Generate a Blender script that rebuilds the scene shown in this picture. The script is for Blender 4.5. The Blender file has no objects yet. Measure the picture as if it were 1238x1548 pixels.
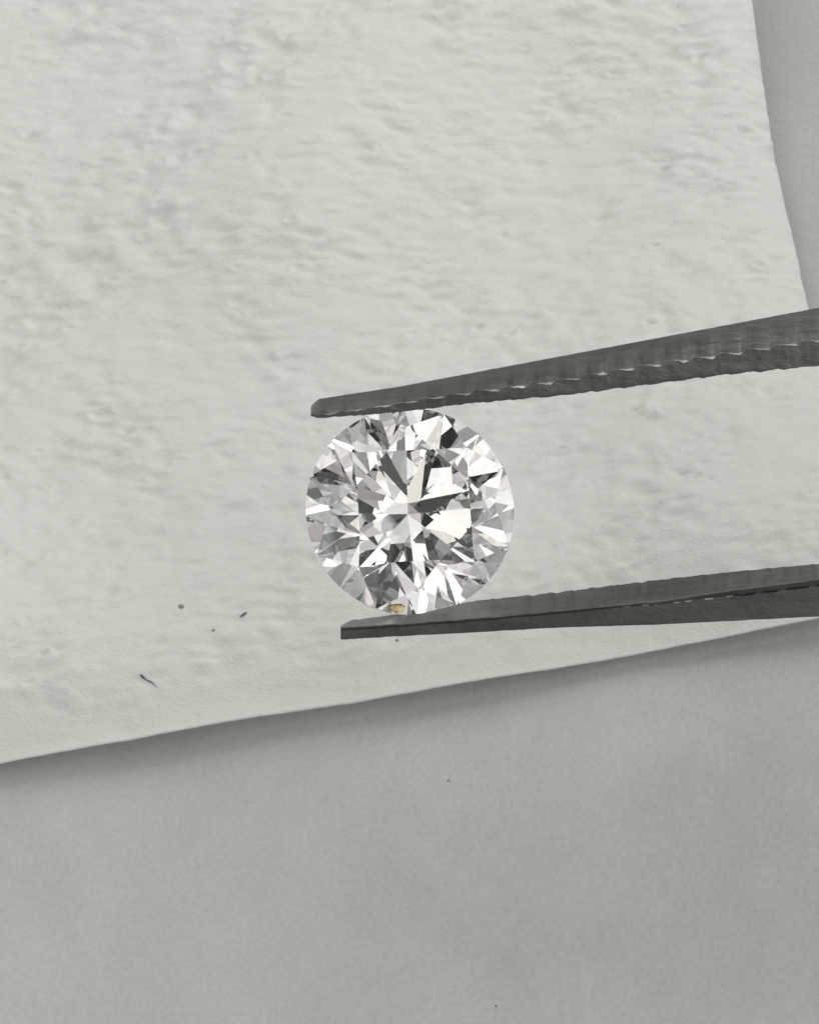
import bpy, math, random
import numpy as np
from mathutils import Vector, Matrix

# ------------------------------------------------------------------ scene, camera, lamps (1 unit = 1 cm)
SC = bpy.context.scene
COL = SC.collection
SC.unit_settings.system = 'METRIC'
SC.unit_settings.scale_length = 0.01
PI = math.pi
R = math.radians

TILT = R(27)                                   # the phone leans back this far from straight down
DIST = 13.0                                    # lens to stone
CEN = Vector((0, 0, 1.55))                     # the stone hangs this high above the table
FWD = Vector((0, math.sin(TILT), -math.cos(TILT)))
UP = Vector((0, math.cos(TILT), math.sin(TILT)))
RIGHT = Vector((1, 0, 0))
NRM = -FWD
CAMPOS = CEN - FWD * DIST
PX = 0.65 / 316.0                              # cm per photograph pixel at the stone

cam = bpy.data.cameras.new('camera')
cam_o = bpy.data.objects.new('camera', cam)
COL.objects.link(cam_o)
cam.sensor_fit = 'VERTICAL'
cam.sensor_height = 24.0
cam.lens = 24.0 * DIST / (1548 * PX)
cam.clip_start, cam.clip_end = 0.1, 2000
cam.dof.use_dof = True
cam.dof.focus_distance = DIST - 0.05
cam.dof.aperture_fstop = 0.0
cam.dof.aperture_blades = 0
MW = Matrix((RIGHT, UP, NRM)).transposed().to_4x4()
MW.translation = CAMPOS
cam_o.matrix_world = MW
SC.camera = cam_o
cam.dof.aperture_fstop = 2.8

w = bpy.data.worlds.new('World')
SC.world = w
w.use_nodes = True
bg = w.node_tree.nodes['Background']
bg.inputs[0].default_value = (1.0, 1.0, 0.99, 1)
bg.inputs[1].default_value = 0.050

SC.view_settings.view_transform = 'Standard'
SC.view_settings.look = 'None'
SC.view_settings.exposure = 0.14
SC.view_settings.gamma = 1.0


def lamp(name, az, el, dist, ha, hb, roll, rad, color=(1, 1, 1)):
    """Area lamp facing the stone, at azimuth/elevation (azimuth 0 = picture right, 90 = away from the viewer),
    ha and hb its half angles as seen from the stone, rad its radiance."""
    a, e, r = R(az), R(el), R(roll)
    c = Vector((math.cos(e) * math.cos(a), math.cos(e) * math.sin(a), math.sin(e)))
    u = Vector((-math.sin(a), math.cos(a), 0))
    v = c.cross(u)
    x = u * math.cos(r) + v * math.sin(r)
    y = v * math.cos(r) - u * math.sin(r)
    l = bpy.data.lights.new(name, 'AREA')
    l.shape = 'RECTANGLE'
    l.size, l.size_y = 2 * dist * math.tan(R(ha)), 2 * dist * math.tan(R(hb))
    l.color = color
    l.energy = rad * PI * l.size * l.size_y
    o = bpy.data.objects.new(name, l)
    COL.objects.link(o)
    m = Matrix((x, y, c)).transposed().to_4x4()
    m.translation = CEN + c * dist
    o.matrix_world = m
    return o






lamp('fitted_lamp_a', -43.8, 53.3, 74.0, 17.4, 19.2, 56.0, 0.86, (1, 0.98, 0.90))  # unseen area lamps, added and tinted to fit the facets' brightness and hue
lamp('fitted_lamp_a', 121.7, 40.9, 71.5, 23.6, 24.0, 161.6, 0.98, (1, 0.99, 0.95))
lamp('fitted_lamp_b', -31.3, 49.2, 69.0, 22.8, 21.4, 23.4, 0.35, (1, 1, 1))
lamp('fitted_lamp_b', 56.8, 70.2, 66.5, 14.8, 22.1, 54.2, 0.71, (0.97, 1, 0.95))
lamp('fitted_lamp_a', 0.2, 19.5, 64.0, 22.8, 11.6, 169.7, 2.76, (1, 1, 1))
lamp('fitted_lamp_c', -51.0, 22.8, 61.5, 14.4, 11.2, 43.6, 0.85, (1, 0.95, 0.9))
lamp('fitted_lamp_c', -122.3, 47.4, 59.0, 24.0, 18.2, 27.1, 0.36, (1, 0.9, 0.9))
lamp('fitted_lamp_b', 164.4, 51.8, 56.5, 6.7, 18.7, 97.1, 0.66, (1, 0.92, 0.91))
lamp('fitted_lamp_d', 56.0, 39.1, 54.0, 16.6, 9.4, 139.3, 1.30, (1, 0.985, 0.94))
lamp('fitted_lamp_d', -94.1, 14.7, 51.5, 23.7, 23.5, 142.0, 0.35, (1, 1, 1))
lamp('fitted_lamp_d', -161.0, 80.9, 49.0, 13.9, 20.7, 149.1, 0.43, (1, 1, 1))
lamp('fitted_lamp_d', 84.3, 54.3, 46.5, 23.2, 23.8, 7.3, 0.34, (1, 1, 1))
lamp('fitted_lamp_d', -143.6, 15.6, 44.0, 8.4, 24.0, 60.0, 0.65, (1, 1, 1))
lamp('fitted_lamp_d', -149.3, 32.4, 41.5, 21.3, 23.5, 171.6, 0.26, (1, 1, 1))
lamp('fitted_lamp_d', 4.7, 41.6, 39.0, 15.7, 16.7, 111.7, 0.51, (1, 1, 1))

# ------------------------------------------------------------------ helpers


def cam_ray(px, py):
    return (FWD + RIGHT * ((px - 619) * PX / DIST) - UP * ((py - 774) * PX / DIST))


def on_plane(px, py, z):
    d = cam_ray(px, py)
    t = (z - CAMPOS.z) / d.z
    return CAMPOS + d * t


def mesh(name, verts, faces, mat=None, parent=None, smooth=False):
    me = bpy.data.meshes.new(name)
    me.from_pydata([tuple(v) for v in verts], [], faces)
    me.validate()
    me.update()
    if smooth:
        me.polygons.foreach_set('use_smooth', [True] * len(me.polygons))
    if mat:
        me.materials.append(mat)
    o = bpy.data.objects.new(name, me)
    COL.objects.link(o)
    if parent:
        o.parent = parent
    return o


def grid_mesh(name, P, mat, parent=None, smooth=True):
    """P: (n, m, 3) array of points -> one quad sheet."""
    n, m = P.shape[:2]
    me = bpy.data.meshes.new(name)
    me.vertices.add(n * m)
    me.vertices.foreach_set('co', P.reshape(-1).astype(np.float32))
    i = np.arange(n * m).reshape(n, m)
    q = np.stack([i[:-1, :-1], i[1:, :-1], i[1:, 1:], i[:-1, 1:]], -1).reshape(-1, 4)
    me.loops.add(q.size)
    me.loops.foreach_set('vertex_index', q.reshape(-1).astype(np.int32))
    me.polygons.add(len(q))
    me.polygons.foreach_set('loop_start', np.arange(0, q.size, 4, dtype=np.int32))
    me.polygons.foreach_set('use_smooth', np.ones(len(q), dtype=bool))
    me.update(calc_edges=True)
    me.validate()
    me.materials.append(mat)
    o = bpy.data.objects.new(name, me)
    COL.objects.link(o)
    if parent:
        o.parent = parent
    return o


def empty(name, matrix, label, cat, group=None):
    o = bpy.data.objects.new(name, None)
    o.empty_display_size = 0.1
    COL.objects.link(o)
    o.matrix_world = matrix
    return tag(o, label, cat, group)


def tag(o, label, cat, group=None):
    o['label'] = label
    o['category'] = cat
    if group:
        o['group'] = group
    return o


def noise_tile(n, lo, hi, seed, aniso=(1.0, 1.0), angle=0.0):
    """Periodic band-passed Gaussian noise, n x n, unit variance; lo..hi in cycles per tile."""
    rng = np.random.default_rng(seed)
    F = np.fft.rfft2(rng.standard_normal((n, n)))
    fy = np.fft.fftfreq(n)[:, None] * n
    fx = np.fft.rfftfreq(n)[None, :] * n
    c, s = math.cos(angle), math.sin(angle)
    u = (fx * c + fy * s) * aniso[0]
    v = (-fx * s + fy * c) * aniso[1]
    f = np.hypot(u, v) + 1e-9
    H = np.exp(-(f / hi) ** 2) * (1 - np.exp(-(f / lo) ** 2))
    r = np.fft.irfft2(F * H, s=(n, n))
    return (r - r.mean()) / r.std()


def look_up(T, u, v):
    """Bilinear lookup of tile T at (u, v) in tiles."""
    n = T.shape[0]
    x = (u % 1.0) * n
    y = (v % 1.0) * n
    x0 = np.floor(x).astype(int)
    y0 = np.floor(y).astype(int)
    fx, fy = x - x0, y - y0
    x0 %= n
    y0 %= n
    x1, y1 = (x0 + 1) % n, (y0 + 1) % n
    return (T[y0, x0] * (1 - fx) * (1 - fy) + T[y0, x1] * fx * (1 - fy) + T[y1, x0] * (1 - fx) * fy + T[y1, x1] * fx * fy)


class Mat:
    def __init__(self, name):
        self.m = bpy.data.materials.new(name)
        self.m.use_nodes = True
        self.nt = self.m.node_tree
        self.b = self.nt.nodes['Principled BSDF']

    def node(self, t, **kw):
        n = self.nt.nodes.new(t)
        for k, v in kw.items():
            setattr(n, k, v)
        return n

    def link(self, a, b):
        self.nt.links.new(a, b)

    def noise(self, scale, detail=4, rough=0.6, stretch=(1, 1, 1), rot=(0, 0, 0)):
        tc = self.node('ShaderNodeTexCoord')
        mp = self.node('ShaderNodeMapping')
        mp.inputs['Scale'].default_value = stretch
        mp.inputs['Rotation'].default_value = rot
        n = self.node('ShaderNodeTexNoise')
        n.inputs['Scale'].default_value = scale
        n.inputs['Detail'].default_value = detail
        n.inputs['Roughness'].default_value = rough
        self.link(tc.outputs['Object'], mp.inputs['Vector'])
        self.link(mp.outputs[0], n.inputs['Vector'])
        return n.outputs['Fac']

    def ramp(self, fac, stops):
        r = self.node('ShaderNodeValToRGB')
        e = r.color_ramp.elements
        while len(e) < len(stops):
            e.new(0.5)
        for el, (p, c) in zip(e, stops):
            el.position = p
            el.color = (*c, 1)
        self.link(fac, r.inputs[0])
        return r.outputs[0]

    def bump(self, fac, strength, dist, prev=None):
        b = self.node('ShaderNodeBump')
        b.inputs['Strength'].default_value = strength
        b.inputs['Distance'].default_value = dist
        self.link(fac, b.inputs['Height'])
        if prev:
            self.link(prev, b.inputs['Normal'])
        return b.outputs[0]


# ------------------------------------------------------------------ materials
M = Mat('white_tissue')
c = M.ramp(M.noise(1.1, 3, 0.5), [(0.34, (0.80, 0.808, 0.765)), (0.5, (0.806, 0.812, 0.782)), (0.66, (0.81, 0.815, 0.792))])
c2 = M.ramp(M.noise(9, 4, 0.6, (1, 2.2, 1), (0, 0, 0.35)), [(0.3, (0.975, 0.975, 0.975)), (0.55, (1, 1, 1))])
mx = M.node('ShaderNodeMix', data_type='RGBA', blend_type='MULTIPLY')
mx.inputs[0].default_value = 1
M.link(c, mx.inputs[6])
M.link(c2, mx.inputs[7])
M.link(mx.outputs[2], M.b.inputs['Base Color'])
M.b.inputs['Roughness'].default_value = 0.85
M.b.inputs['Specular IOR Level'].default_value = 0.25
n1 = M.bump(M.noise(60, 4, 0.65, (1, 1.8, 1), (0, 0, 0.4)), 0.5, 0.012)
M.link(n1, M.b.inputs['Normal'])
TISSUE = M.m

M = Mat('grey_tabletop')
c = M.ramp(M.noise(2.0, 5, 0.6), [(0.3, (0.505, 0.511, 0.502)), (0.5, (0.535, 0.541, 0.534)), (0.7, (0.565, 0.570, 0.566))])
gr = M.ramp(M.noise(55, 5, 0.7), [(0.35, (0.93, 0.93, 0.93)), (0.6, (1.03, 1.03, 1.03))])
mx = M.node('ShaderNodeMix', data_type='RGBA', blend_type='MULTIPLY')
mx.inputs[0].default_value = 1
M.link(c, mx.inputs[6])
M.link(gr, mx.inputs[7])
c = mx.outputs[2]
M.link(c, M.b.inputs['Base Color'])
M.b.inputs['Roughness'].default_value = 0.7
M.b.inputs['Specular IOR Level'].default_value = 0.2
nb = M.bump(M.noise(3, 4, 0.5), 0.25, 0.06)
M.link(M.bump(M.noise(38, 5, 0.7), 0.22, 0.010, nb), M.b.inputs['Normal'])
TABLE = M.m


def steel(name, base, rough, bumps):
    M = Mat(name)
    f = M.noise(5, 5, 0.65, (0.5, 3, 3))
    c = M.ramp(f, [(0.3, tuple(base * 0.8 for _ in range(3))), (0.55, (base, base, base * 0.97)), (0.75, (base * 1.25, base * 1.25, base * 1.22))])
    M.link(c, M.b.inputs['Base Color'])
    M.b.inputs['Metallic'].default_value = 0.97
    r = M.ramp(M.noise(16, 4), [(0.3, (rough - .07,) * 3), (0.7, (rough + .1,) * 3)])
    M.link(r, M.b.inputs['Roughness'])
    n1 = M.bump(M.noise(26, 5, 0.7, (0.6, 1.6, 1.6)), bumps, 0.008)
    n2 = M.bump(M.noise(140, 3, 0.6), bumps * 0.6, 0.002, n1)
    n3 = M.bump(M.noise(30, 4, 0.6, (0.10, 2.0, 2.0), (0, 0, 0.12)), bumps * 0.4, 0.004, n2)
    M.link(n3, M.b.inputs['Normal'])
    return M.m


STEEL = steel('brushed_dark_steel', 0.205, 0.36, 0.32)
GRIP = steel('serrated_dark_steel', 0.15, 0.36, 0.7)
SHADED = steel('shaded_dark_steel', 0.12, 0.36, 0.45)  # lower arm's copy of the steel, its shade put into a darker base
WORN_GLINT = steel('worn_glint_steel', 0.50, 0.36, 0.5)  # worn flecks, and the upper lips' specular glint put into the colour

M = Mat('diamond_glass')
M.nt.nodes.remove(M.b)
g = M.node('ShaderNodeBsdfGlass')
g.inputs['IOR'].default_value = 2.417
g.inputs['Roughness'].default_value = 0.0
g.inputs['Color'].default_value = (1, 1, 1, 1)
M.link(g.outputs[0], M.nt.nodes['Material Output'].inputs[0])
DIAMOND = M.m

M = Mat('dark_lint')
M.b.inputs['Base Color'].default_value = (0.07, 0.066, 0.06, 1)
M.b.inputs['Roughness'].default_value = 0.8
LINT = M.m
M = Mat('grey_lint')
M.b.inputs['Base Color'].default_value = (0.30, 0.295, 0.27, 1)
M.b.inputs['Roughness'].default_value = 0.8
GLINT = M.m

M = Mat('brown_grey_lint')
M.b.inputs['Base Color'].default_value = (0.12, 0.115, 0.10, 1)
M.b.inputs['Roughness'].default_value = 0.8
DLINT = M.m

# ------------------------------------------------------------------ the table
n = 121
g = np.linspace(-1, 1, n)
g = np.sign(g) * np.abs(g) ** 2.2 * 45
X, Y = np.meshgrid(g, g, indexing='ij')
T = noise_tile(256, 2, 10, 3)
Z = look_up(T, X / 9, Y / 9) * 0.004 * np.exp(-(X ** 2 + Y ** 2) / 120)
tab = grid_mesh('table_surface', np.stack([X, Y, Z], -1), TABLE)
tab['kind'] = 'structure'

# ------------------------------------------------------------------ the sheet of tissue paper
Z0 = 0.26


def gpts(pts, bottom):
    """Where the sheet's edge points stand, given where they show and how high the edge hangs there."""
    out = []
    for x, y in pts:
        if bottom:
            dr = max(0, (1330 - x) * PX * 1.1)
            h = Z0 - 0.155 * (0.75 + 0.25 * math.tanh((dr - 1) / 0.6)) - 0.16 * max(0, (2.3 - dr) / 2.3) ** 2
        else:
            d = (930 - y) * PX * 1.25
            h = Z0 - 0.05 - 0.16 * min(1, max(0, 1.3 - 0.25 * d)) + 0.055 * max(d - 1.4, 0) ** 2
        out.append(on_plane(x, y, h)[:2])
    return np.array(out)


bot = gpts([(1330, 930), (1238, 942), (1000, 974), (800, 1010), (600, 1047), (400, 1076), (200, 1114), (0, 1147), (-200, 1184), (-420, 1228)], True)
rig = gpts([(1330, 930), (1292, 760), (1252, 590), (1218, 460), (1200, 372), (1172, 250), (1150, 120), (1132, 0), (1112, -160), (1094, -330)], False)


def arc(pts, s):
    """Point at arc length s along a polyline smoothed by Catmull-Rom, straight beyond its end."""
    P = np.vstack([2 * pts[0] - pts[1], pts, 2 * pts[-1] - pts[-2]])
    out = []
    for k in range(1, len(P) - 2):
        p0, p1, p2, p3 = P[k - 1:k + 3]
        t = np.linspace(0, 1, 24, endpoint=False)[:, None]
        out.append(0.5 * (2 * p1 + (p2 - p0) * t + (2 * p0 - 5 * p1 + 4 * p2 - p3) * t ** 2 + (3 * p1 - p0 - 3 * p2 + p3) * t ** 3))
    C = np.vstack(out + [pts[-1:]])
    L = np.r_[0, np.cumsum(np.hypot(*np.diff(C, axis=0).T))]
    d = (C[-1] - C[-8])
    d /= np.hypot(*d)
    q = np.stack([np.interp(s, L, C[:, 0]), np.interp(s, L, C[:, 1])], -1)
    return q + np.maximum(s - L[-1], 0)[:, None] * d


def spacing(near, step, far, grow=1.12):
    s = list(np.arange(0, near, step))
    d = step
    while s[-1] < far:
        d *= grow
        s.append(s[-1] + d)
    return np.array(s)


su = spacing(3.9, 0.0062, 9.0)
sv = spacing(3.9, 0.0070, 8.0)
B = arc(bot, su)
V = arc(rig, sv)
XY = B[:, None, :] + V[None, :, :] - bot[0]
x, y = XY[..., 0], XY[..., 1]
db = sv[None, :] + 0 * x                        # distance from the near edge
dr = su[:, None] + 0 * x                        # distance from the right edge
wob = look_up(noise_tile(256, 1, 5, 11), x / 6, y / 6)
z = Z0 + 0.035 * wob + 0.05 * np.sin(x * 0.9 + 0.6) * np.clip(db, 0, 1)
z -= 0.155 * np.exp(-(db / 0.17) ** 1.5) * (0.75 + 0.25 * np.tanh((dr - 1.0) / 0.6))
z -= 0.16 * np.clip((2.3 - dr) / 2.3, 0, 1) ** 2 * np.clip(1.3 - 0.25 * db, 0, 1)
z -= 0.05 * np.exp(-(dr / 0.10) ** 2)
z += 0.06 * np.exp(-((db - 0.45) / 0.35) ** 2)
z += np.where(db < 4.2, 0.055 * np.maximum(db - 1.4, 0) ** 2, 0.43 + 0.30 * (db - 4.2))
fade = 1 - 0.8 * np.exp(-(db / 0.17) ** 2)
TL = 4.2
d1 = look_up(noise_tile(1024, 12, 30, 21, (1.5, 0.9), 0.22), x / TL, y / TL)
d2 = look_up(noise_tile(1024, 30, 75, 22, (1.9, 0.85), 0.16), x / TL, y / TL)
d3 = look_up(noise_tile(1024, 36, 78, 23, (1.9, 0.8), 0.16), x / TL, y / TL)
d4 = look_up(noise_tile(1024, 3, 14, 24, (1.0, 1.0), 0.0), x / TL, y / TL)
d5 = look_up(noise_tile(1024, 26, 60, 25, (2.6, 0.7), 0.4), x / TL, y / TL)
pits = np.maximum(0.8 * d3 + 0.45 * d2 - 1.0, 0) ** 1.5
ribs = np.maximum(d5 - 1.15, 0)
rel = (0.0030 * d1 + 0.0024 * d2 + 0.0016 * d3 - 0.0052 * pits + 0.0036 * ribs) * 1.5 * (0.85 + 0.3 * np.clip(d4, -1.3, 1.3))
z += rel * fade
top = np.stack([x, y, z], -1)
sheet = grid_mesh('tissue_sheet', top[::-1], TISSUE)
me = sheet.data
md = sheet.modifiers.new('thickness', 'SOLIDIFY')
md.thickness = 0.014
md.offset = -1
tag(sheet, 'off-white dimpled tissue paper sheet lying over the grey table', 'paper')
from mathutils.bvhtree import BVHTree  # noqa: E402
sub = top[:640:2, :570:2]
nn, mm = sub.shape[:2]
idx = np.arange(nn * mm).reshape(nn, mm)
qs = np.stack([idx[:-1, :-1], idx[1:, :-1], idx[1:, 1:], idx[:-1, 1:]], -1).reshape(-1, 4)
BVH = BVHTree.FromPolygons([tuple(p) for p in sub.reshape(-1, 3)], [tuple(int(k) for k in q) for q in qs])


def on_sheet(px, py):
    h, nrm, _, _ = BVH.ray_cast(CAMPOS, cam_ray(px, py).normalized())
    return h if h is not None else on_plane(px, py, 0.004)


# ------------------------------------------------------------------ lint on the paper and the table
def fibre(name, pts, radii, mat, label, cat, lift=0.006):
    P = [on_sheet(*p) for p in pts]
    base = P[0].copy()
    vs, fs, k = [], [], 7
    for i, p in enumerate(P):
        t = (P[min(i + 1, len(P) - 1)] - P[max(i - 1, 0)]).normalized()
        a = t.cross(Vector((0, 0, 1))).normalized()
        b = a.cross(t)
        for j in range(k):
            th = 2 * PI * j / k
            vs.append(p - base + Vector((0, 0, lift)) + (a * math.cos(th) + b * math.sin(th)) * radii[i])
    for i in range(len(P) - 1):
        for j in range(k):
            fs.append((i * k + j, i * k + (j + 1) % k, (i + 1) * k + (j + 1) % k, (i + 1) * k + j))
    fs.append(tuple(range(k))[::-1])
    fs.append(tuple(range((len(P) - 1) * k, len(P) * k)))
    o = mesh(name, vs, fs, mat, smooth=True)
    o.location = base
    return tag(o, label, cat)


fibre('lint_fibre', [(213, 1021), (217, 1025), (222, 1029), (227, 1031), (232, 1034), (238, 1040)],
      [0.0028, 0.0036, 0.0018, 0.0026, 0.0016, 0.0007], LINT, 'thin dark curved fibre on the paper near its bottom edge', 'fibre')
fibre('lint_fibre', [(363, 934), (367, 931), (371, 928), (374, 926)], [0.0015, 0.0030, 0.0030, 0.001], LINT,
      'short straight dark fibre on the paper below and beside the diamond', 'fibre')


def speck(px, py, r, mat, label, squash=(1.3, 1, 0.6), rot=0.0):
    rng = random.Random(int(px * 7 + py))
    import bmesh
    bm = bmesh.new()
    bmesh.ops.create_icosphere(bm, subdivisions=2, radius=r)
    for v in bm.verts:
        v.co *= 1 + rng.uniform(-0.22, 0.22)
        v.co = Vector((v.co.x * squash[0], v.co.y * squash[1], v.co.z * squash[2]))
    me = bpy.data.meshes.new('lint_speck')
    bm.to_mesh(me)
    bm.free()
    me.materials.append(mat)
    me.polygons.foreach_set('use_smooth', [True] * len(me.polygons))
    o = bpy.data.objects.new('lint_speck', me)
    COL.objects.link(o)
    o.location = on_sheet(px, py) + Vector((0, 0, r * 0.3))
    o.rotation_euler = (0, 0, rot)
    tag(o, label, 'speck', 'dark specks of lint')


speck(274, 917, 0.0080, GLINT, 'round grey speck on the paper, farthest speck above the thin curved fibre')
speck(323, 953, 0.0045, GLINT, 'grey oval speck on the paper between the round speck and the straight fibre', (1.5, 0.9, .6), 0.2)
speck(600, 968, 0.0036, DLINT, 'tiny dark speck just under the lower tweezer arm near its tip')
speck(678, 1180, 0.0028, DLINT, 'tiny dark speck on the grey table nearest the paper edge')
speck(756, 1356, 0.0028, DLINT, 'tiny dark speck on the grey table midway down below the tweezers')
speck(750, 1521, 0.0028, DLINT, 'tiny dark speck on the grey table, lowest of all specks')

# ------------------------------------------------------------------ frame at the stone: x = right, y = up, z = toward the camera
FR = Matrix((RIGHT, UP, NRM)).transposed().to_4x4()
FR.translation = CEN


def pix(px, py, z=0.0):
    k = PX * (1 - z / DIST)
    return Vector(((px - 619) * k, (774 - py) * k, z))


# ------------------------------------------------------------------ the diamond: round brilliant, every facet a part
RG = 157 * 1.0101 * PX
dia = empty('diamond', FR @ Matrix.Translation(pix(619.85, 772.71, 0.0)) @ Matrix.Rotation(R(-9.650), 4, 'X') @ Matrix.Rotation(R(6.977), 4, 'Y') @ Matrix.Rotation(R(26.215), 4, 'Z'),
            'round brilliant cut clear diamond gripped between the two tweezer arms', 'diamond')
STONE = dict(table=0.5756, ca=35.0223, pa=40.9168, gh=0.0520, star=0.5298, lower=0.7721, jit=0.0000, seed=645261)


def stone_planes(p):
    """Half-spaces of a round brilliant of unit radius, each facet with the small cutting error of a real stone."""
    rt, ca, pa, zg = p['table'], R(p['ca']), R(p['pa']), p['gh'] / 2
    H = PI / 8
    zt = zg + (1 - rt) * math.tan(ca)

    def pol(r, a, z):
        return np.array([r * math.cos(a), r * math.sin(a), z])

    def kz(r, da, ze, an):
        return ze + math.tan(an) * (1 - r * math.cos(da))
    rs = rt * math.cos(H) + p['star'] * (1 - rt * math.cos(H))
    rl = 1 - p['lower']
    names, N, C = ['table_facet'], [np.array([0, 0, 1.0])], [np.array([0, 0, zt])]

    def add(name, a, b, c, up):
        n = np.cross(b - a, c - a)
        n /= np.linalg.norm(n)
        if (n[2] > 0) != up:
            n = -n
        names.append(name)
        N.append(n)
        C.append((a + b + c) / 3)
    for k in range(8):
        a = k * PI / 4
        t0, t1 = pol(rt, a, zt), pol(rt, a + 2 * H, zt)
        s_, s = pol(rs, a - H, kz(rs, H, zg, ca)), pol(rs, a + H, kz(rs, H, zg, ca))
        l_, l = pol(rl, a - H, -kz(rl, H, zg, pa)), pol(rl, a + H, -kz(rl, H, zg, pa))
        g0, g1, gm = pol(1, a, zg), pol(1, a + 2 * H, zg), pol(1, a + H, zg * 0.72)
        add('star_facet', t0, s, t1, True)
        add('kite_facet', s_, g0, s, True)
        add('upper_girdle_facet', s, g0, gm, True)
        add('upper_girdle_facet', s, gm, g1, True)
        m = np.array([1, 1, -1])
        add('pavilion_facet', l_, g0 * m, l, False)
        add('lower_girdle_facet', l, g0 * m, gm * m, False)
        add('lower_girdle_facet', l, gm * m, g1 * m, False)
    N, C = np.array(N), np.array(C)
    J = np.random.default_rng(p['seed']).standard_normal(N.shape) * R(p['jit'])
    J[0] = 0
    N = N + J
    N /= np.linalg.norm(N, axis=1)[:, None]
    D = (N * C).sum(1)
    a = (np.arange(64) + 0.5) * 2 * PI / 64
    N = np.vstack([N, np.stack([np.cos(a), np.sin(a), 0 * a], 1)])
    D = np.r_[D, np.full(64, math.cos(PI / 64))]
    return names + ['girdle'] * 64, N, D


def cut(N, D, i):
    """The polygon of face i: a big square on its plane, clipped by all other half-spaces."""
    n = N[i]
    u = np.cross(n, [0.3, 0.9, 0.31])
    u /= np.linalg.norm(u)
    v = np.cross(n, u)
    P = [n * D[i] + u * x + v * y for x, y in ((-3, -3), (3, -3), (3, 3), (-3, 3))]
    for j in range(len(N)):
        if j == i or not P:
            continue
        s = [float(N[j] @ q - D[j]) for q in P]
        out = []
        for k in range(len(P)):
            a, b, sa, sb = P[k], P[(k + 1) % len(P)], s[k], s[(k + 1) % len(P)]
            if sa <= 0:
                out.append(a)
            if (sa < 0 < sb) or (sb < 0 < sa):
                out.append(a + (b - a) * (sa / (sa - sb)))
        P = out
    return P


names, FN, FD = stone_planes(STONE)
weld = []


def snap(q):
    q = Vector(q) * RG
    for e in weld:
        if (e - q).length < 4e-6:
            return e
    weld.append(q)
    return q


gv, gf = [], []
for i, nm in enumerate(names):
    poly = []
    for q in cut(FN, FD, i):
        e = snap(q)
        if not poly or (poly[-1] is not e and poly[0] is not e):
            poly.append(e)
    if len(poly) < 3:
        continue
    if nm == 'girdle':
        gf.append(tuple(range(len(gv), len(gv) + len(poly))))
        gv += poly
    else:
        mesh(nm, poly, [tuple(range(len(poly)))], DIAMOND, dia)
mesh('girdle', gv, gf, DIAMOND, dia)

M = Mat('amber_reflection_paint')
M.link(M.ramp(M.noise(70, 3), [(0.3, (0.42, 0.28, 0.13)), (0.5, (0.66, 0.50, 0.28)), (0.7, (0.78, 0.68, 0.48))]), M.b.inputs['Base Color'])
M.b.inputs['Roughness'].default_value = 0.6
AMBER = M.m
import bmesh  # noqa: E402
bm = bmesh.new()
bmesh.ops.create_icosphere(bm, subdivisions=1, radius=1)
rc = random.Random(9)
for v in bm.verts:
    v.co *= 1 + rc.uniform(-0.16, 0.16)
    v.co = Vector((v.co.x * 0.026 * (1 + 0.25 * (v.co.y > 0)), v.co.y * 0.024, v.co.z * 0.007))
me = bpy.data.meshes.new('amber_reflection')
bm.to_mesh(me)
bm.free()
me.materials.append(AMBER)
cr = bpy.data.objects.new('amber_reflection', me)  # solid chip added for an amber reflection inside the stone
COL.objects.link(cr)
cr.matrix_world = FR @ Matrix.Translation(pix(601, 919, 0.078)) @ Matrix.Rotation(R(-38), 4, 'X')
tag(cr, 'tiny amber reflection in the diamond, built as a solid chip, where the lower tweezer arm touches it', 'amber_reflection')

# ------------------------------------------------------------------ the phone that takes the picture: the stone mirrors it
import bmesh  # noqa: E402
PD = 13.4
ph = empty('smartphone', FR @ Matrix.Translation((-0.1304 * PD, -0.0488 * PD, PD)) @ Matrix.Rotation(R(-11.89), 4, 'Z'),
           'black smartphone held over the diamond, mirrored as the dark facets in its middle', 'phone')


def slab(name, hx, hy, z0, z1, rad, mat, parent, cx=0.0, cy=0.0, steps=6):
    ring = []
    for sx, sy, a0 in ((1, 1, 0), (-1, 1, 90), (-1, -1, 180), (1, -1, 270)):
        for k in range(steps + 1):
            a = R(a0 + 90 * k / steps)
            ring.append((cx + sx * (hx - rad) + rad * math.cos(a), cy + sy * (hy - rad) + rad * math.sin(a)))
    n_ = len(ring)
    e = 0.08 * min(1, rad)
    lay = [(1 - e / hx, z0), (1, z0 + e), (1, z1 - e), (1 - e / hx, z1)]
    vs = [((x - cx) * f + cx, (y - cy) * f + cy, z) for f, z in lay for x, y in ring]
    fs = [tuple(range(n_))[::-1], tuple(range(3 * n_, 4 * n_))]
    fs += [(l * n_ + i, l * n_ + (i + 1) % n_, (l + 1) * n_ + (i + 1) % n_, (l + 1) * n_ + i) for l in range(3) for i in range(n_)]
    return mesh(name, vs, fs, mat, parent)


M = Mat('black_phone_glass')
M.b.inputs['Base Color'].default_value = (0.018, 0.018, 0.019, 1)
M.b.inputs['Roughness'].default_value = 0.6
M.b.inputs['Specular IOR Level'].default_value = 0.1
PHONE = M.m
slab('body', 0.2244 * PD, 0.4606 * PD, 0.0, 0.8, 0.9, PHONE, ph)
slab('camera_bump', 0.75, 0.75, -0.14, 0.0, 0.3, PHONE, ph, 0.1175 * PD, 0.0746 * PD)
slab('lens', 0.38, 0.38, -0.19, -0.14, 0.379, PHONE, ph, 0.1175 * PD, 0.0746 * PD)

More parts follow.
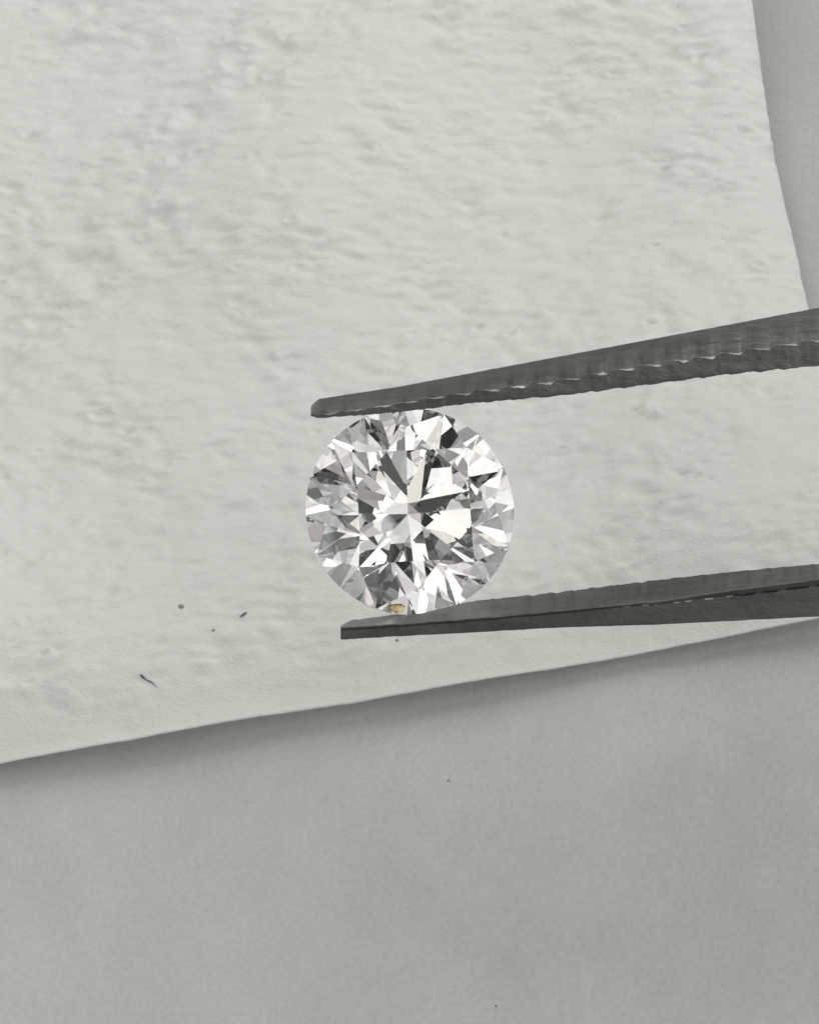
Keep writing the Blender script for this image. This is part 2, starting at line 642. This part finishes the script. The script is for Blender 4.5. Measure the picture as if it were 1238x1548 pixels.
# ------------------------------------------------------------------ the tweezers
tw = empty('tweezers', FR @ Matrix.Translation((11.5, 1.7, -0.1)), 'dark grey steel tweezers with serrated jaws holding the diamond', 'tweezers')
OFF = Vector((11.5, 1.7, -0.1))
rngT = random.Random(5)
from mathutils import noise as mn  # noqa: E402


def jag(x, amp, f, seed):
    return amp * mn.noise(Vector((x * f, seed, 0))) + amp * 0.6 * mn.noise(Vector((x * f * 2.7, seed + 5, 0)))


def interp(tab, x):
    return float(np.interp(x, [t[0] for t in tab], [t[1] for t in tab]))


def arm(name, rows, inner_between, worn, label=None, grip=None, skin=None):  # worn: wear flecks on the lower arm, coloured-in glints on the upper lips
    """rows: list of stations, each a list of ring points (closed ring); quads in between. inner_between: ring edge indices that form the grip face."""
    k = len(rows[0])
    body_f, grip_f, wf = [], [], []
    for i in range(len(rows) - 1):
        for j in range(k):
            q = (i * k + j, i * k + (j + 1) % k, (i + 1) * k + (j + 1) % k, (i + 1) * k + j)
            (grip_f if j in inner_between else body_f).append(q)
            if j not in inner_between:
                wf.append(1 if worn(i, j) else 0)  # wear flecks on the lower arm, coloured-in glints on the upper lips
    body_f.append(tuple(range(k))[::-1])
    body_f.append(tuple(range((len(rows) - 1) * k, len(rows) * k)))
    vs = [p - OFF for r in rows for p in r]
    o = mesh(name, vs, body_f, skin or STEEL, tw, smooth=True)
    o.data.set_sharp_from_angle(angle=R(28))
    o.data.materials.append(WORN_GLINT)
    for pl, m_ in zip(o.data.polygons, wf):
        pl.material_index = m_
    used = sorted({i for f in grip_f for i in f})
    re = {i: n_ for n_, i in enumerate(used)}
    gp = mesh('grip_face', [vs[i] for i in used], [tuple(re[i] for i in f) for f in grip_f], grip or GRIP, o, smooth=True)
    if label:
        o['label'] = label
    return o


def scallop(x, pitch, ph):
    """One tooth per pitch, 0..1: a quick rounded rise, a flat crown, a slow fall."""
    k = math.floor((x - ph) / pitch)
    t = (x - ph) / pitch - k + 0.10 * mn.noise(Vector((k * 3.7, ph, 1.0)))
    t -= math.floor(t)
    if t < 0.24:
        h = 0.5 - 0.5 * math.cos(PI * t / 0.24)
    else:
        h = 0.5 + 0.5 * math.cos(PI * ((t - 0.24) / 0.76) ** 1.15)
    return h * (0.85 + 0.3 * mn.noise(Vector((k * 1.9, ph, 7.0))))


def lip_at(x, pitch, ph):
    """Width of the polished lip in the hollow just ahead of each tooth."""
    t = ((x - ph) / pitch) % 1.0
    t = t if t > 0.2 else t + 1
    return max(0.0, min((t - 0.50) / 0.45, (1.10 - t) / 0.12, 1.0))


def jag2(x, f, seed):
    return mn.noise(Vector((x * 0.055, f * 2.2, seed))) + 0.6 * mn.noise(Vector((x * 0.14, f * 5, seed + 3)))


def tooth(x, f):
    """Relief of the worn teeth running down the grip face, fading toward its far edge."""
    return (scallop(x - 10 * f, 41, 12) - 0.5) * (1 - 0.75 * f)


U_top = [(470, 606), (482, 603), (600, 585), (850, 538), (1238, 465), (1500, 416), (2400, 190), (3600, 60), (5600, -30), (6300, -60)]
U_rid = [(470, 628), (510, 624), (600, 611), (650, 602), (715, 593), (838, 577), (920, 562), (1000, 550), (1120, 532), (1238, 514), (1500, 480), (2400, 290), (3600, 130), (5600, 20), (6300, -20)]
U_bot = [(470, 633), (570, 626), (640, 619), (700, 611), (780, 604), (850, 598), (1000, 579), (1100, 566), (1238, 553), (1500, 530), (2400, 350), (3600, 190), (5600, 60), (6300, 0)]
L_top = [(515, 942), (535, 937), (600, 929), (650, 921), (720, 908), (838, 896), (1000, 876), (1100, 865), (1238, 852), (1500, 800), (2400, 640), (3600, 450), (5600, 90), (6300, 20)]
L_rid = [(515, 948), (600, 943), (665, 938), (720, 934), (838, 923), (1000, 907), (1100, 891), (1238, 873), (1500, 842), (2400, 690), (3600, 500), (5600, 120), (6300, 30)]
L_bot = [(515, 962), (600, 962), (700, 957), (838, 949), (1000, 944), (1238, 932), (1500, 902), (2400, 750), (3600, 560), (5600, 150), (6300, 60)]


def stations(x0):
    s = list(np.arange(x0, 1420, 2.5))
    while s[-1] < 6300:
        s.append(s[-1] + 40)
    s[-1] = 6300
    return s


rows = []
for px in stations(470):
    tip = min(1.0, (px - 470) / 16.0)
    grow = min(1.0, (px - 470) / 350.0)
    yt, yr, yb = interp(U_top, px), interp(U_rid, px), interp(U_bot, px)
    near = px < 1420
    sc = (scallop(px, 41, 12) * (2.6 + 5.0 * grow) - 2.4 * grow - 1.2) if near else 0
    yt += (1 - tip) ** 2 * 9 + (jag(px, 0.5, 0.06, 1) if near else 0)
    yb -= (1 - tip) ** 2 * 4
    yr2 = yr - sc + (jag(px, 2.0, 0.10, 2) if near else 0)
    yb2 = yb + ((scallop(px, 41, 30) * 1.8 - 0.9) * grow + jag(px, 1.5, 0.09, 3) if near else 0)
    yr2 = min(yr2, yb2 - 4)
    lip = 0.25 + 4.6 * lip_at(px, 41, 12) * (0.25 + 0.75 * grow) * (0.75 + 0.6 * mn.noise(Vector((px * 0.02, 4, 0))))
    yr1 = yr2 - lip                                             # worn lip in each scallop, its specular glint put into a bright base
    wid = 0.06 + 0.10 * grow + max(0, (px - 1238)) * 0.00008
    ze = 0.085 + 0.03 * grow

    def zf(y_):
        return 0.01 + (ze - 0.01) * (y_ - yt) / max(yr - yt, 1)
    ym = yt + (yr - yt) * 0.45
    rows.append([pix(px, yt, 0.01), pix(px, ym, zf(ym) + 0.004 + 0.0008 * mn.noise(Vector((px * 0.012, 8, 2)))), pix(px, yr1, ze - 0.006 * min(1, lip / 3)), pix(px, yr2, ze),
                 *[pix(px, yr2 + (yb2 - yr2) * f + jag2(px, f, 21) * 0.8 * grow,
                       ze - 0.006 * f + tooth(px, f) * 0.0008 * grow + jag2(px, f, 22) * 0.0009) for f in (0.14, 0.3, 0.48, 0.66, 0.84)],
                 pix(px, yb2, ze - 0.010),
                 pix(px, yb2 - 3, -0.06 - wid), pix(px, yt + 4, -0.06 - wid)])
arm('arm', rows, tuple(range(3, 9)), lambda i, j: j == 2, 'upper tweezer arm with a scalloped serrated edge')

rows = []
for px in stations(515):
    tip = min(1.0, (px - 515) / 22.0)
    grow = min(1.0, max(0, (px - 560)) / 400.0)
    yt, yr, yb = interp(L_top, px), interp(L_rid, px), interp(L_bot, px)
    near = px < 1420
    yt += (jag(px, 1.4, 0.08, 11) + (scallop(px, 33, 5) - .5) * 0.8) if near else 0
    yt += (1 - tip) ** 2 * 4
    yb -= (1 - tip) ** 2.5 * 7
    yr += jag(px, 0.8, 0.05, 12) if near else 0
    yb += jag(px, 0.5, 0.04, 13) if near else 0
    g2 = min(1.0, max(0, (px - 960)) / 180.0)
    wid = 0.06 + 0.10 * grow + max(0, (px - 1238)) * 0.00008
    yn = yr + 1.6 + 0.4 * grow + 1.6 * g2                                   # bright worn bevel
    yc = yn + 2 + g2 * (6 + (jag(px, 2.2, 0.11, 14) if near else 0))
    rows.append([pix(px, yt, 0.035), *[pix(px, yt + (yr - yt) * f + jag2(px, f, 31) * 0.7, 0.035 + 0.100 * f + jag2(px * 0.5, f, 32) * 0.0004) for f in (0.25, 0.5, 0.75)], pix(px, yr, 0.135), pix(px, yn, 0.138),
                 pix(px, yc, 0.133 - 0.009 * g2), pix(px, yc + 1.5, 0.128), pix(px, yr + 19, 0.127), pix(px, yb, 0.124), pix(px, yb - 3, -0.06 - wid), pix(px, yt + 4, -0.06 - wid)])
arm('arm', rows, (0, 1, 2, 3), lambda i, j: j == 6 and 940 < 515 + 2.5 * i < 1420 and mn.noise(Vector((i * 0.16, 3, 9))) > 0.12, 'lower tweezer arm with a ragged inner edge and a scratched groove', STEEL, SHADED)

# ------------------------------------------------------------------ render settings of the scene itself
cy = SC.cycles
cy.max_bounces = 32
cy.transmission_bounces = 28
cy.glossy_bounces = 24
cy.diffuse_bounces = 4
cy.caustics_reflective = False
cy.caustics_refractive = True
cy.blur_glossy = 0.0
cy.sample_clamp_indirect = 6.0
cy.use_denoising = True
try:
    cy.denoiser = 'OPENIMAGEDENOISE'
    cy.denoising_input_passes = 'RGB_ALBEDO_NORMAL'
except Exception:
    pass
